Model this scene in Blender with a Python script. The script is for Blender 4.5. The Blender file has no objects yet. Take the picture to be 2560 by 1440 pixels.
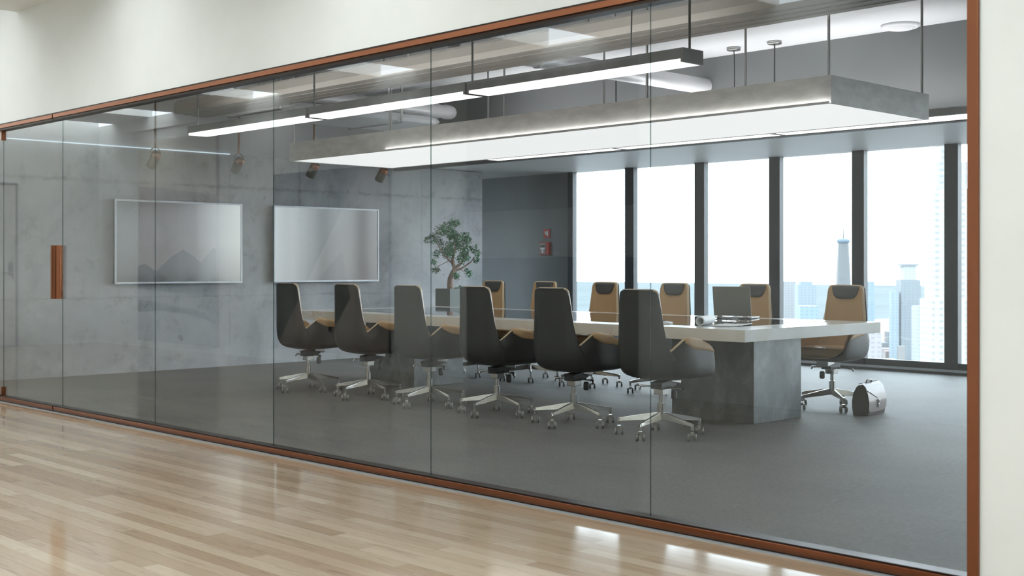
import bpy, bmesh, math, random
from mathutils import Vector, Matrix, noise
PI = math.pi
S = bpy.context.scene
COL = S.collection
random.seed(7)

# ------------------------------------------------------------------ helpers
class MB:
    """collects shapes that become one mesh"""
    def __init__(s): s.v = []; s.f = []; s.m = []; s.sm = []
    def add(s, vs, fs, mi=0, smooth=False):
        o = len(s.v); s.v += [tuple(v) for v in vs]
        for f in fs:
            s.f.append([i + o for i in f]); s.m.append(mi); s.sm.append(smooth)
        return s
    def box(s, x0, x1, y0, y1, z0, z1, mi=0):
        vs = [(x, y, z) for x in (x0, x1) for y in (y0, y1) for z in (z0, z1)]
        fs = [(0, 1, 3, 2), (4, 6, 7, 5), (0, 4, 5, 1), (2, 3, 7, 6), (0, 2, 6, 4), (1, 5, 7, 3)]
        return s.add(vs, fs, mi)
    def obox(s, c, ax, ay, az, mi=0):
        c, ax, ay, az = Vector(c), Vector(ax), Vector(ay), Vector(az)
        vs = [c + ax * i + ay * j + az * k for i in (-1, 1) for j in (-1, 1) for k in (-1, 1)]
        fs = [(0, 1, 3, 2), (4, 6, 7, 5), (0, 4, 5, 1), (2, 3, 7, 6), (0, 2, 6, 4), (1, 5, 7, 3)]
        return s.add(vs, fs, mi)
    def tube(s, pts, r, n=12, mi=0, caps=True):
        pts = [Vector(p) for p in pts]
        rs = r if isinstance(r, (list, tuple)) else [r] * len(pts)
        vs = []; fs = []; ref = None
        for i, p in enumerate(pts):
            d = (pts[min(i + 1, len(pts) - 1)] - pts[max(i - 1, 0)]).normalized()
            if ref is None:
                ref = Vector((0, 0, 1)) if abs(d.z) < .9 else Vector((1, 0, 0))
            a = d.cross(ref).normalized(); b = d.cross(a).normalized(); ref = a.cross(d) if False else ref
            for k in range(n):
                t = 2 * PI * k / n
                vs.append(p + (a * math.cos(t) + b * math.sin(t)) * rs[i])
        for i in range(len(pts) - 1):
            for k in range(n):
                k2 = (k + 1) % n
                fs.append((i * n + k, i * n + k2, (i + 1) * n + k2, (i + 1) * n + k))
        s.add(vs, fs, mi, True)
        if caps:
            s.add(vs[:n], [tuple(range(n))], mi); s.add(vs[-n:], [tuple(range(n))[::-1]], mi)
        return s
    def lathe(s, prof, c=(0, 0, 0), n=24, mi=0, axis='z'):
        vs = []; fs = []
        for r, h in prof:
            for k in range(n):
                t = 2 * PI * k / n
                p = (r * math.cos(t), r * math.sin(t), h)
                if axis == 'y': p = (p[0], p[2], p[1])
                if axis == 'x': p = (p[2], p[0], p[1])
                vs.append((p[0] + c[0], p[1] + c[1], p[2] + c[2]))
        for i in range(len(prof) - 1):
            for k in range(n):
                k2 = (k + 1) % n
                fs.append((i * n + k, i * n + k2, (i + 1) * n + k2, (i + 1) * n + k))
        return s.add(vs, fs, mi, True)
    def prism(s, poly, a, b, axis='x', mi=0, smooth=False):
        """polygon of two coordinates stretched from a to b along an axis"""
        def P(u, w, t): return (t, u, w) if axis == 'x' else ((u, t, w) if axis == 'y' else (u, w, t))
        n = len(poly)
        vs = [P(u, w, a) for u, w in poly] + [P(u, w, b) for u, w in poly]
        s.add(vs, [(i, (i + 1) % n, n + (i + 1) % n, n + i) for i in range(n)], mi, smooth)
        s.add(vs[:n], [tuple(range(n))[::-1]], mi); s.add(vs[n:], [tuple(range(n))], mi)
        return s
    def grid(s, rows, mi=0, closed=False, smooth=True):
        n = len(rows[0]); vs = [p for r in rows for p in r]; fs = []
        for i in range(len(rows) - 1):
            for k in range(n if closed else n - 1):
                k2 = (k + 1) % n
                fs.append((i * n + k, i * n + k2, (i + 1) * n + k2, (i + 1) * n + k))
        return s.add(vs, fs, mi, smooth)
    def build(s, name, mats, parent=None, bevel=0, seg=2, normals=True, merge=False):
        me = bpy.data.meshes.new(name)
        me.from_pydata(s.v, [], s.f)
        for i, p in enumerate(me.polygons):
            p.material_index = s.m[i]; p.use_smooth = s.sm[i]
        if normals or merge:
            bm = bmesh.new(); bm.from_mesh(me)
            if merge: bmesh.ops.remove_doubles(bm, verts=bm.verts, dist=1e-5)
            bmesh.ops.recalc_face_normals(bm, faces=bm.faces)
            bm.to_mesh(me); bm.free()
        for m in (mats if isinstance(mats, (list, tuple)) else [mats]): me.materials.append(m)
        o = bpy.data.objects.new(name, me); COL.objects.link(o)
        if parent: o.parent = parent
        if bevel:
            b = o.modifiers.new('bevel', 'BEVEL'); b.width = bevel; b.segments = seg; b.limit_method = 'ANGLE'
            b.angle_limit = math.radians(40)
        return o

def tag(o, label=None, cat=None, group=None, kind=None):
    if label: o['label'] = label
    if cat: o['category'] = cat
    if group: o['group'] = group
    if kind: o['kind'] = kind
    return o
def thing(name, label, cat, loc=(0, 0, 0), rz=0, group=None, kind=None):
    o = bpy.data.objects.new(name, None); COL.objects.link(o)
    o.location = loc; o.rotation_euler = (0, 0, rz); o.empty_display_size = .1
    return tag(o, label, cat, group, kind)
def struct(name, mb, m, label, cat, parent=None, **k):
    o = mb.build(name, m, parent, **k)
    if not parent: tag(o, label, cat, kind='structure')
    return o
KIDS = {}
def dup(root, loc, rz=None, label=None, group=None):
    r = root.copy(); COL.objects.link(r); r.location = loc
    if rz is not None: r.rotation_euler = (0, 0, rz)
    if label: r['label'] = label
    if group: r['group'] = group
    if root.name not in KIDS:
        KIDS[root.name] = [(c, list(c.children)) for c in root.children]
    for ch, gs in KIDS[root.name]:
        c = ch.copy(); COL.objects.link(c); c.parent = r
        for g in gs:
            d = g.copy(); COL.objects.link(d); d.parent = c
    return r

# ------------------------------------------------------------------ materials
def base(name):
    m = bpy.data.materials.new(name); m.use_nodes = True
    nt = m.node_tree; nt.nodes.clear()
    out = nt.nodes.new('ShaderNodeOutputMaterial')
    return m, nt, out
def N(nt, t, **kw):
    n = nt.nodes.new(t)
    for k, v in kw.items(): setattr(n, k, v)
    return n
def coords(nt, scale=(1, 1, 1), rot=(0, 0, 0), src='Object'):
    tc = N(nt, 'ShaderNodeTexCoord'); mp = N(nt, 'ShaderNodeMapping')
    mp.inputs['Scale'].default_value = scale; mp.inputs['Rotation'].default_value = rot
    nt.links.new(tc.outputs[src], mp.inputs['Vector']); return mp.outputs['Vector']
def ntex(nt, vec, scale, detail=4, rough=.55, dist=0):
    n = N(nt, 'ShaderNodeTexNoise'); n.inputs['Scale'].default_value = scale
    n.inputs['Detail'].default_value = detail; n.inputs['Roughness'].default_value = rough
    n.inputs['Distortion'].default_value = dist
    nt.links.new(vec, n.inputs['Vector']); return n.outputs['Fac']
def ramp(nt, fac, stops):
    r = N(nt, 'ShaderNodeValToRGB'); e = r.color_ramp.elements
    while len(e) < len(stops): e.new(.5)
    for i, (p, c) in enumerate(stops):
        e[i].position = p; e[i].color = (*c, 1) if len(c) == 3 else c
    nt.links.new(fac, r.inputs['Fac']); return r.outputs['Color']
def mix(nt, a, b, fac, mode='MIX'):
    n = N(nt, 'ShaderNodeMix', data_type='RGBA', blend_type=mode)
    for i, v in ((0, fac), (6, a), (7, b)):
        if hasattr(v, 'links') or hasattr(v, 'is_linked'): nt.links.new(v, n.inputs[i])
        else: n.inputs[i].default_value = v if i == 0 else (*v, 1) if len(v) == 3 else v
    return n.outputs[2]
def math_(nt, op, a, b=None, c=None):
    n = N(nt, 'ShaderNodeMath', operation=op)
    for i, v in enumerate((a, b, c)):
        if v is None: continue
        if hasattr(v, 'is_linked'): nt.links.new(v, n.inputs[i])
        else: n.inputs[i].default_value = v
    return n.outputs[0]
def princ(nt, out, color, rough=.5, metal=0, spec=.5, bump=None, bs=.1, bd=.01, coat=0):
    b = N(nt, 'ShaderNodeBsdfPrincipled')
    def setv(k, v):
        if hasattr(v, 'is_linked'): nt.links.new(v, b.inputs[k])
        elif k == 'Base Color': b.inputs[k].default_value = (*v, 1)
        else: b.inputs[k].default_value = v
    setv('Base Color', color); setv('Roughness', rough); setv('Metallic', metal)
    b.inputs['Specular IOR Level'].default_value = spec
    if coat: b.inputs['Coat Weight'].default_value = coat; b.inputs['Coat Roughness'].default_value = .08
    if bump is not None:
        bn = N(nt, 'ShaderNodeBump'); bn.inputs['Strength'].default_value = bs; bn.inputs['Distance'].default_value = bd
        nt.links.new(bump, bn.inputs['Height']); nt.links.new(bn.outputs['Normal'], b.inputs['Normal'])
    nt.links.new(b.outputs[0], out.inputs['Surface']); return b
def mat(name, c, rough=.5, metal=0, var=.06, sc=6, spec=.5, bs=0, bsc=80, stretch=(1, 1, 1), coat=0):
    """plain surface with a little procedural variation"""
    m, nt, out = base(name)
    v = coords(nt, stretch); f = ntex(nt, v, sc)
    col = ramp(nt, f, [(.3, tuple(x * (1 - var) for x in c)), (.7, tuple(min(1, x * (1 + var)) for x in c))])
    bump = ntex(nt, v, bsc, 3) if bs else None
    princ(nt, out, col, rough, metal, spec, bump, bs, .002, coat)
    return m
def emit(name, c, s):
    m, nt, out = base(name)
    e = N(nt, 'ShaderNodeEmission'); e.inputs['Color'].default_value = (*c, 1); e.inputs['Strength'].default_value = s
    nt.links.new(e.outputs[0], out.inputs['Surface']); return m
def glass(name, tint, r0=.035):
    """clear pane: reflects more at a slant, lets light straight through"""
    m, nt, out = base(name)
    g = N(nt, 'ShaderNodeNewGeometry')
    d = N(nt, 'ShaderNodeVectorMath', operation='DOT_PRODUCT')
    nt.links.new(g.outputs['Normal'], d.inputs[0]); nt.links.new(g.outputs['Incoming'], d.inputs[1])
    c = math_(nt, 'ABSOLUTE', d.outputs['Value'])
    p = math_(nt, 'POWER', math_(nt, 'SUBTRACT', 1.0, c), 4.5)
    R = math_(nt, 'MULTIPLY_ADD', p, 1 - r0, r0)
    t = N(nt, 'ShaderNodeBsdfTransparent'); t.inputs['Color'].default_value = (*tint, 1)
    gl = N(nt, 'ShaderNodeBsdfAnisotropic'); gl.inputs['Roughness'].default_value = 0
    mx = N(nt, 'ShaderNodeMixShader')
    nt.links.new(R, mx.inputs[0]); nt.links.new(t.outputs[0], mx.inputs[1]); nt.links.new(gl.outputs[0], mx.inputs[2])
    nt.links.new(mx.outputs[0], out.inputs['Surface']); return m

M = {}
M['plaster'] = mat('white_plaster', (.80, .825, .815), .65, var=.035, sc=1.3, bs=.15, bsc=14)
M['ceil'] = mat('ceiling_paint', (.74, .75, .77), .8, var=.02, sc=1)
M['soffit'] = mat('soffit_paint', (.90, .90, .89), .38, var=.01, sc=1)
M['upper'] = mat('upper_wall_paint', (.60, .60, .63), .8, var=.03, sc=1)
M['greywall'] = mat('dark_grey_wall', (.185, .195, .20), .55, var=.05, sc=3)
M['bulk'] = mat('bulkhead_grey', (.15, .157, .16), .6, var=.04, sc=2)
M['copper'] = mat('copper_anodised', (.28, .11, .058), .26, 1, var=.03, sc=4)
M['darkrail'] = mat('dark_bronze', (.035, .022, .016), .35, .8, var=.1)
M['gap'] = mat('shadow_gap', (.33, .35, .36), .6)
M['mull'] = mat('mullion_dark', (.062, .068, .072), .45, .2, var=.06)
M['alu'] = mat('sill_aluminium', (.55, .57, .6), .4, .3)
M['chrome'] = mat('brushed_chrome', (.56, .545, .52), .2, 1, var=.03, sc=30)
M['steel'] = mat('steel_rod', (.42, .42, .41), .3, 1, var=.03)
M['black'] = mat('black_plastic', (.03, .032, .034), .45, var=.1)
M['leather'] = mat('charcoal_leather', (.028, .029, .028), .42, var=.08, sc=5, bs=.12, bsc=220)
M['tan'] = mat('tan_leather', (.49, .315, .155), .42, var=.05, sc=6, bs=.10, bsc=200)
M['lit_rim'] = mat('tan_rim_lit', (.60, .46, .30), .45, var=.04)  # tan leather again, lightened where the rim catches light
M['headrest'] = mat('headrest_leather', (.065, .067, .068), .42, var=.06, bs=.1, bsc=200)
M['lampmetal'] = mat('lamp_zinc', (.22, .22, .225), .42, .4, var=.18, sc=7)
M['panelmetal'] = mat('panel_zinc', (.60, .585, .57), .5, .2, var=.14, sc=6, stretch=(1, 1, 2.5))
M['duct'] = mat('duct_beige', (.25, .23, .205), .42, .35, var=.05, sc=5)
M['ductwhite'] = mat('duct_white', (.78, .78, .80), .38, .3, var=.03, sc=4)
M['rodblack'] = mat('lamp_rod_black', (.03, .034, .034), .4, .4)
M['white'] = mat('white_paper', (.82, .83, .83), .6, var=.02)
M['laptop'] = mat('laptop_grey', (.30, .285, .26), .38, .25, var=.03)
M['whiteplastic'] = mat('white_plastic', (.75, .76, .76), .4, var=.02)
M['inlay'] = mat('dark_inlay_glass', (.045, .05, .055), .035, 0, var=.1, spec=.9)
M['red'] = mat('alarm_red', (.45, .035, .02), .45, var=.05)
M['pot'] = mat('planter_grey', (.16, .18, .175), .6, var=.06)
M['soil'] = mat('soil', (.05, .035, .025), .9, var=.3, sc=60)
M['bagside'] = mat('bag_dark_leather', (.060, .046, .034), .4, var=.1, sc=10)
M['bagflap'] = mat('bag_taupe_leather', (.30, .25, .235), .33, var=.05, sc=8)
M['spot'] = mat('spot_grey', (.20, .19, .17), .45, .3)
M['door'] = mat('door_paint', (.70, .70, .67), .6, var=.02)
M['greypanel'] = mat('pale_grey_panel', (.42, .42, .41), .6)
M['taupepanel'] = mat('taupe_panel', (.20, .17, .155), .55, var=.1, sc=3, stretch=(6, 6, .5))
M['darkpanel'] = mat('dark_door_veneer', (.055, .05, .045), .45, var=.15, sc=3, stretch=(6, 6, .5))
M['glass'] = glass('partition_glass', (.965, .975, .968))
M['glass2'] = glass('window_glass', (.985, .99, .99), .03)
M['gedge'] = glass('glass_edge', (.42, .50, .48), .05)
M['lens'] = glass('spectacle_lens', (.93, .93, .94), .08)
M['led'] = emit('led_white', (1, .995, .975), 2.4)
M['added_uplight'] = emit('added_uplight_glow', (1, .99, 1), 17)
M['panelled'] = emit('panel_diffuser', (.97, .99, 1), .98)
M['added_edge_glow'] = emit('added_edge_glow', (1, .995, .98), 16)
M['strip'] = emit('led_strip', (.72, .88, 1), .85)
M['sky_in'] = emit('skylight_diffuser', (.95, 1, 1), 8.8)

def m_wood():
    m, nt, out = base('oak_floor')
    v = coords(nt, (1, 1, 1))
    RW, LN = .082, 1.25
    sp = N(nt, 'ShaderNodeSeparateXYZ'); nt.links.new(v, sp.inputs[0])
    ry = math_(nt, 'DIVIDE', sp.outputs[1], RW); row = math_(nt, 'FLOOR', ry); fy = math_(nt, 'FRACT', ry)
    h1 = N(nt, 'ShaderNodeTexWhiteNoise', noise_dimensions='1D'); nt.links.new(row, h1.inputs['W'])
    rx = math_(nt, 'ADD', math_(nt, 'DIVIDE', sp.outputs[0], LN), math_(nt, 'MULTIPLY', h1.outputs['Value'], 9.0))
    cl_ = math_(nt, 'FLOOR', rx); fx = math_(nt, 'FRACT', rx)
    cb = N(nt, 'ShaderNodeCombineXYZ'); nt.links.new(row, cb.inputs[0]); nt.links.new(cl_, cb.inputs[1])
    h2 = N(nt, 'ShaderNodeTexWhiteNoise', noise_dimensions='2D'); nt.links.new(cb.outputs[0], h2.inputs['Vector'])
    hv = h2.outputs['Value']
    per = ramp(nt, hv, [(0, (.385, .275, .185)), (.3, (.445, .335, .235)), (.7, (.495, .385, .28)), (1, (.57, .465, .35))])
    gap = math_(nt, 'MAXIMUM', math_(nt, 'LESS_THAN', math_(nt, 'MINIMUM', fy, math_(nt, 'SUBTRACT', 1.0, fy)), .013),
                math_(nt, 'LESS_THAN', math_(nt, 'MINIMUM', fx, math_(nt, 'SUBTRACT', 1.0, fx)), .0009))
    # grain runs along the planks and shifts from plank to plank
    mp = N(nt, 'ShaderNodeMapping'); mp.inputs['Scale'].default_value = (1.2, 15, 1)
    cm = N(nt, 'ShaderNodeCombineXYZ'); nt.links.new(math_(nt, 'MULTIPLY', hv, 37.0), cm.inputs[0]); nt.links.new(math_(nt, 'MULTIPLY', hv, 11.0), cm.inputs[1])
    ad = N(nt, 'ShaderNodeVectorMath', operation='ADD'); nt.links.new(v, ad.inputs[0]); nt.links.new(cm.outputs[0], ad.inputs[1])
    nt.links.new(ad.outputs[0], mp.inputs['Vector'])
    g1 = ntex(nt, mp.outputs[0], 1.7, 6, .6, 1.4); g2 = ntex(nt, mp.outputs[0], 10, 4, .6)
    c = mix(nt, per, ramp(nt, g1, [(.30, (.72, .68, .64)), (.46, (1, 1, 1)), (.62, (1.0, .98, .95)), (.74, (.84, .80, .76))]), .8, 'MULTIPLY')
    c = mix(nt, c, ramp(nt, g2, [(.35, (.86, .85, .84)), (.6, (1, 1, 1))]), .6, 'MULTIPLY')
    c = mix(nt, c, (.17, .12, .08), math_(nt, 'MULTIPLY', gap, .6))
    princ(nt, out, c, math_(nt, 'MULTIPLY_ADD', g2, .06, .055), 0, .5, gap, -.12, .001)
    return m
M['wood'] = m_wood()
def m_carpet():
    m, nt, out = base('grey_carpet')
    v = coords(nt, (1, 1, 1)); s = coords(nt, (14, 70, 14))
    a = ntex(nt, s, 2.2, 5, .7); b = ntex(nt, v, 1.1, 3); c = ntex(nt, v, 260, 2)
    col = ramp(nt, a, [(.34, (.070, .069, .067)), (.5, (.116, .114, .109)), (.66, (.178, .175, .168))])
    col = mix(nt, col, ramp(nt, b, [(.35, (.86, .86, .87)), (.65, (1.08, 1.07, 1.05))]), 1.0, 'MULTIPLY')
    b = princ(nt, out, col, .62, 0, .38, c, .35, .004)
    b.inputs['Sheen Weight'].default_value = .06; b.inputs['Sheen Roughness'].default_value = .45
    return m
M['carpet'] = m_carpet()
def m_concrete():
    m, nt, out = base('cast_concrete')
    v = coords(nt, (1, 1, 1))
    a = ntex(nt, v, .9, 8, .62, .6); b = ntex(nt, v, 5, 8, .7); st = ntex(nt, coords(nt, (1, 1, .35)), 2.2, 5, .6)
    col = ramp(nt, a, [(.3, (.30, .315, .335)), (.5, (.43, .44, .455)), (.7, (.52, .525, .53))])
    col = mix(nt, col, ramp(nt, b, [(.32, (.72, .70, .68)), (.46, (1, 1, 1)), (.75, (1.06, 1.06, 1.06))]), .75, 'MULTIPLY')
    col = mix(nt, col, ramp(nt, st, [(.25, (.74, .73, .72)), (.5, (1, 1, 1))]), .6, 'MULTIPLY')
    # formwork seams: a horizontal lift line and vertical board joints, with ragged stained edges
    sx = N(nt, 'ShaderNodeSeparateXYZ'); nt.links.new(v, sx.inputs[0])
    wob = math_(nt, 'MULTIPLY_ADD', ntex(nt, v, 11, 6, .7), .09, -.045)
    smk = ramp(nt, ntex(nt, v, 3.1, 5, .7), [(.38, (.15, .15, .15)), (.62, (1, 1, 1))])
    def seam(coord, pos, w):
        d = math_(nt, 'ABSOLUTE', math_(nt, 'ADD', math_(nt, 'SUBTRACT', coord, pos), wob))
        return math_(nt, 'MULTIPLY', math_(nt, 'MAXIMUM', math_(nt, 'SUBTRACT', 1.0, math_(nt, 'DIVIDE', d, w * 4)), 0.0), smk)
    for crd, pos, w, k in ((2, 2.19, .008, .55), (2, .86, .005, .35), (1, 4.62, .008, .4), (1, 6.66, .006, .35), (1, 3.6, .006, .3)):
        col = mix(nt, col, (.16, .13, .11), math_(nt, 'MULTIPLY', seam(sx.outputs[crd], pos, w), k))
    rust = ramp(nt, ntex(nt, v, 2.4, 7, .75), [(.66, (0, 0, 0)), (.74, (1, 1, 1))])
    near = math_(nt, 'LESS_THAN', math_(nt, 'ABSOLUTE', math_(nt, 'SUBTRACT', sx.outputs[2], 2.2)), .16)
    col = mix(nt, col, (.20, .15, .12), math_(nt, 'MULTIPLY', math_(nt, 'MULTIPLY', rust, near), .55))
    pit = ramp(nt, ntex(nt, v, 7, 3, .5), [(.70, (0, 0, 0)), (.74, (1, 1, 1))])
    col = mix(nt, col, (.14, .14, .14), math_(nt, 'MULTIPLY', pit, .4))
    princ(nt, out, col, .5, 0, .4, b, .12, .01)
    return m
M['concrete'] = m_concrete()
def m_marble():
    m, nt, out = base('white_marble')
    v = coords(nt, (1, 1, 1))
    w = ntex(nt, v, 1.6, 6, .6); n2 = ntex(nt, v, 1.15, 7, .62, 1.4)
    col = ramp(nt, w, [(.3, (.70, .68, .62)), (.55, (.78, .77, .73)), (.75, (.70, .63, .50))])
    vein = ramp(nt, math_(nt, 'ABSOLUTE', math_(nt, 'SUBTRACT', n2, .5)), [(0, (1, 1, 1)), (.012, (0, 0, 0))])
    msk = ramp(nt, ntex(nt, v, 1.9, 2), [(.48, (0, 0, 0)), (.6, (1, 1, 1))])
    col = mix(nt, col, (.50, .27, .14), math_(nt, 'MULTIPLY', math_(nt, 'MULTIPLY', vein, msk), .65))
    princ(nt, out, col, .16, 0, .5)
    return m
M['marble'] = m_marble()
def m_pedestal():
    m, nt, out = base('blackened_steel')
    v = coords(nt, (1, 1, .7))
    a = ntex(nt, v, 3.2, 7, .65, .5); b = ntex(nt, v, 14, 5, .65)
    col = ramp(nt, a, [(.28, (.075, .085, .088)), (.5, (.14, .155, .16)), (.72, (.27, .29, .30))])
    col = mix(nt, col, ramp(nt, b, [(.3, (.8, .8, .8)), (.7, (1.1, 1.1, 1.1))]), .8, 'MULTIPLY')
    princ(nt, out, col, .36, .25, .5)
    return m
M['pedestal'] = m_pedestal()
def m_bark():
    m, nt, out = base('bark')
    v = coords(nt, (1, 1, .35)); a = ntex(nt, v, 30, 6, .7)
    princ(nt, out, ramp(nt, a, [(.3, (.20, .12, .085)), (.6, (.46, .33, .26)), (.8, (.62, .50, .42))]), .8, 0, .3, a, .5, .01)
    return m
M['bark'] = m_bark()
def m_leaf():
    m, nt, out = base('bonsai_leaf')
    a = ntex(nt, coords(nt), 9, 3)
    princ(nt, out, ramp(nt, a, [(.3, (.02, .10, .04)), (.55, (.05, .24, .09)), (.75, (.13, .42, .16))]), .45, 0, .5)
    return m
M['leaf'] = m_leaf()
def m_screen(name, kind):
    """reflected sheen of a dark screen, painted as a glowing grey gradient"""
    m, nt, out = base(name)
    tc = N(nt, 'ShaderNodeTexCoord'); sx = N(nt, 'ShaderNodeSeparateXYZ'); nt.links.new(tc.outputs['Generated'], sx.inputs[0])
    u = sx.outputs[1]; w = sx.outputs[2]
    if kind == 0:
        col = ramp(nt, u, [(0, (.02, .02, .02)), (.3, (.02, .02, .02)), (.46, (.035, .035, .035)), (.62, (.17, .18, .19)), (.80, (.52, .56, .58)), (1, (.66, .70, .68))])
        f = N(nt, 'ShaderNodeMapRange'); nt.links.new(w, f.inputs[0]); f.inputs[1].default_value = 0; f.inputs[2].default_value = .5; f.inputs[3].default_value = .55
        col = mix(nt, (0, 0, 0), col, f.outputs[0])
    else:
        col = ramp(nt, u, [(0, (.62, .69, .72)), (.16, (.54, .58, .60)), (.24, (.34, .37, .38)), (.32, (.22, .24, .25)), (.55, (.14, .145, .15)), (1, (.10, .095, .095))])
    e = N(nt, 'ShaderNodeEmission'); e.inputs['Strength'].default_value = .62; nt.links.new(col, e.inputs['Color'])  # emission stands in for light reflected off the screen
    g = N(nt, 'ShaderNodeBsdfAnisotropic'); g.inputs['Roughness'].default_value = .12; g.inputs['Color'].default_value = (.05, .05, .05, 1)
    ad = N(nt, 'ShaderNodeAddShader'); nt.links.new(e.outputs[0], ad.inputs[0]); nt.links.new(g.outputs[0], ad.inputs[1])
    nt.links.new(ad.outputs[0], out.inputs['Surface']); return m
M['screenA'] = m_screen('screen_left_sheen', 0); M['screenB'] = m_screen('screen_right_sheen', 1)
def m_city():
    m, nt, out = base('pale_facade')
    oi = N(nt, 'ShaderNodeObjectInfo')
    v = coords(nt, (.16, .16, .22)); ch = N(nt, 'ShaderNodeTexBrick')
    ch.inputs['Scale'].default_value = 1; ch.inputs['Brick Width'].default_value = .9; ch.inputs['Row Height'].default_value = .8; ch.inputs['Mortar Size'].default_value = .25
    ch.offset = 0
    tc = N(nt, 'ShaderNodeTexCoord'); sp = N(nt, 'ShaderNodeSeparateXYZ'); nt.links.new(tc.outputs['Object'], sp.inputs[0])
    cb = N(nt, 'ShaderNodeCombineXYZ')
    nt.links.new(math_(nt, 'MULTIPLY', math_(nt, 'ADD', sp.outputs[0], sp.outputs[1]), .11), cb.inputs[0]); nt.links.new(math_(nt, 'MULTIPLY', sp.outputs[2], .13), cb.inputs[1])
    nt.links.new(cb.outputs[0], ch.inputs['Vector'])
    c = mix(nt, oi.outputs['Color'], mix(nt, oi.outputs['Color'], (.08, .10, .12), .38), math_(nt, 'SUBTRACT', 1.0, ch.outputs['Fac']))
    princ(nt, out, c, .6, 0, .3); return m
M['facade'] = m_city()
M['sea'] = mat('bay_water', (.118, .130, .132), 1, var=.10, sc=.0015, spec=0)
M['land'] = mat('city_ground', (.15, .15, .148), .9, var=.10, sc=.01)

# ------------------------------------------------------------------ setting
XL, XE, XR = -18.9, -13.28, 3.0            # corridor end wall, meeting room end wall, right limit
YW, YB, YC = 8.80, 6.17, -4.55             # window wall, bulkhead face, corridor back wall
ZC, ZR, ZS = 3.465, 3.43, 2.60             # corridor ceiling, room ceiling, soffit
struct('floor', MB().box(-17.5, XR, .02, YW, -.06, 0), M['carpet'], 'dark grey heathered carpet floor of the meeting room', 'floor')
struct('floor_corridor', MB().box(XL, XR, YC, .02, -.06, 0), M['wood'], 'pale oak strip floor of the corridor in front of the glass', 'floor')
w = MB().box(XL, XR, 0, .12, 2.507, ZC + .2).box(-2.096, XR, 0, .12, 0, 2.507).box(XL, -12.85, 0, .12, 0, 2.507)
struct('wall_front', w, M['plaster'], 'white plaster wall above and right of the glass partition', 'wall')
struct('wall_left', MB().box(XE - .2, XE, .12, 7.81, 0, 2.59), M['concrete'], 'mottled grey cast concrete end wall carrying the two screens', 'wall')
struct('wall_left_upper', MB().box(XE - .2, XE - .005, .12, YB, 2.59, ZR), M['upper'], 'pale smooth wall band above the concrete end wall', 'wall')
struct('wall_right', MB().box(XR, XR + .1, YC, YW, 0, 3.7), M['plaster'], 'plain white wall closing the right side', 'wall')
w = MB().box(-17.5, -12.47, YW, YW + .15, 0, ZS).box(-17.6, -17.5, .12, YW + .15, 0, ZS)
struct('wall_back', w, M['greywall'], 'dark grey wall panel left of the tall windows', 'wall')
struct('ceiling', MB().box(XE - .2, XR, .12, YB, ZR, ZR + .1), M['ceil'], 'pale painted ceiling of the meeting room', 'ceiling')
struct('ceiling_soffit', MB().box(-17.5, XR, YB + .08, YW + .15, ZS, ZS + .1), M['soffit'], 'white lowered ceiling strip along the windows', 'ceiling')
struct('wall_bulkhead', MB().box(-17.5, XR, YB, YB + .08, 2.525, ZR), M['bulk'], 'grey upright face between the ceiling and the lowered strip', 'wall')
w = MB().box(XL, XR, YC - .1, YC, 0, ZC)
struct('wall_corridor_back', w, M['plaster'], 'white corridor wall facing the glass partition', 'wall')
struct('wall_corridor_left', MB().box(XL - .1, XL, YC, 0, 0, ZC), M['plaster'], 'white wall at the far end of the corridor', 'wall')
# corridor ceiling: slabs between strip skylights that run across the corridor
sl = [(-18.9, -18.42)] + [(-17.13 + i * 2.77, -16.42 + i * 2.77) for i in range(8)]
w = MB(); x = XL
for a, b in sl:
    b = min(b, XR); w.box(x, max(a, x + .001), YC, 0, ZC, ZC + .2); x = b
if x < XR: w.box(x, XR, YC, 0, ZC, ZC + .2)
struct('ceiling_corridor', w, M['plaster'], 'white corridor ceiling with openings for skylights', 'ceiling')
for i, (a, b) in enumerate(sl):
    t = thing('skylight', 'strip skylight across the corridor ceiling, bay %s' % ('against the end wall', 'far left', 'second from far left', 'third from far left', 'fourth from far left', 'fifth from far left', 'sixth from far left', 'seventh from far left', 'eighth from far left')[i], 'skylight', ((a + b) / 2, -2.3, ZC), group='corridor skylights')
    h = (b - a) / 2
    MB().box(-h + .005, h - .005, -2.25, 1.4, .25, .26).build('diffuser', M['sky_in'], t)
    fr = MB().box(-h - .03 + .028 * (i == 0), -h, -2.25, 2.30, .2, .52).box(h, h + .03, -2.25, 2.30, .2, .52).box(-h, h, 2.30, 2.33, .2, .52).box(-h, h, -2.28, -2.25, .2, .52)
    fr.box(-h, h, 1.41, 2.30, .25, .52).build('well', M['plaster'], t)
struct('trim_corridor', MB().box(-17.9, XR, YC, YC + .06, 3.276, ZC), M['plaster'], 'shallow white ledge along the top of the corridor wall', 'trim')

# ------------------------------------------------------------------ glass partition
GY0, GY1 = .030, .037
def rail(name, x0, x1, z0, z1, parent=None, top=True):
    if z0 < 1: b = MB().prism([(-.015, z1), (.022, z1), (.022, z0), (-.004, z0)], x0, x1, 'x')
    else: b = MB().box(x0, x1, -.014, .022, z0, z1)
    return b.build(name, M['copper'], parent, bevel=.003)
def railset(prefix, x0, x1, parent, names):
    rail(names[0], x0, x1, 2.462, 2.496, parent)
    rail(names[1], x0, x1, .010, .046, parent)
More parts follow.
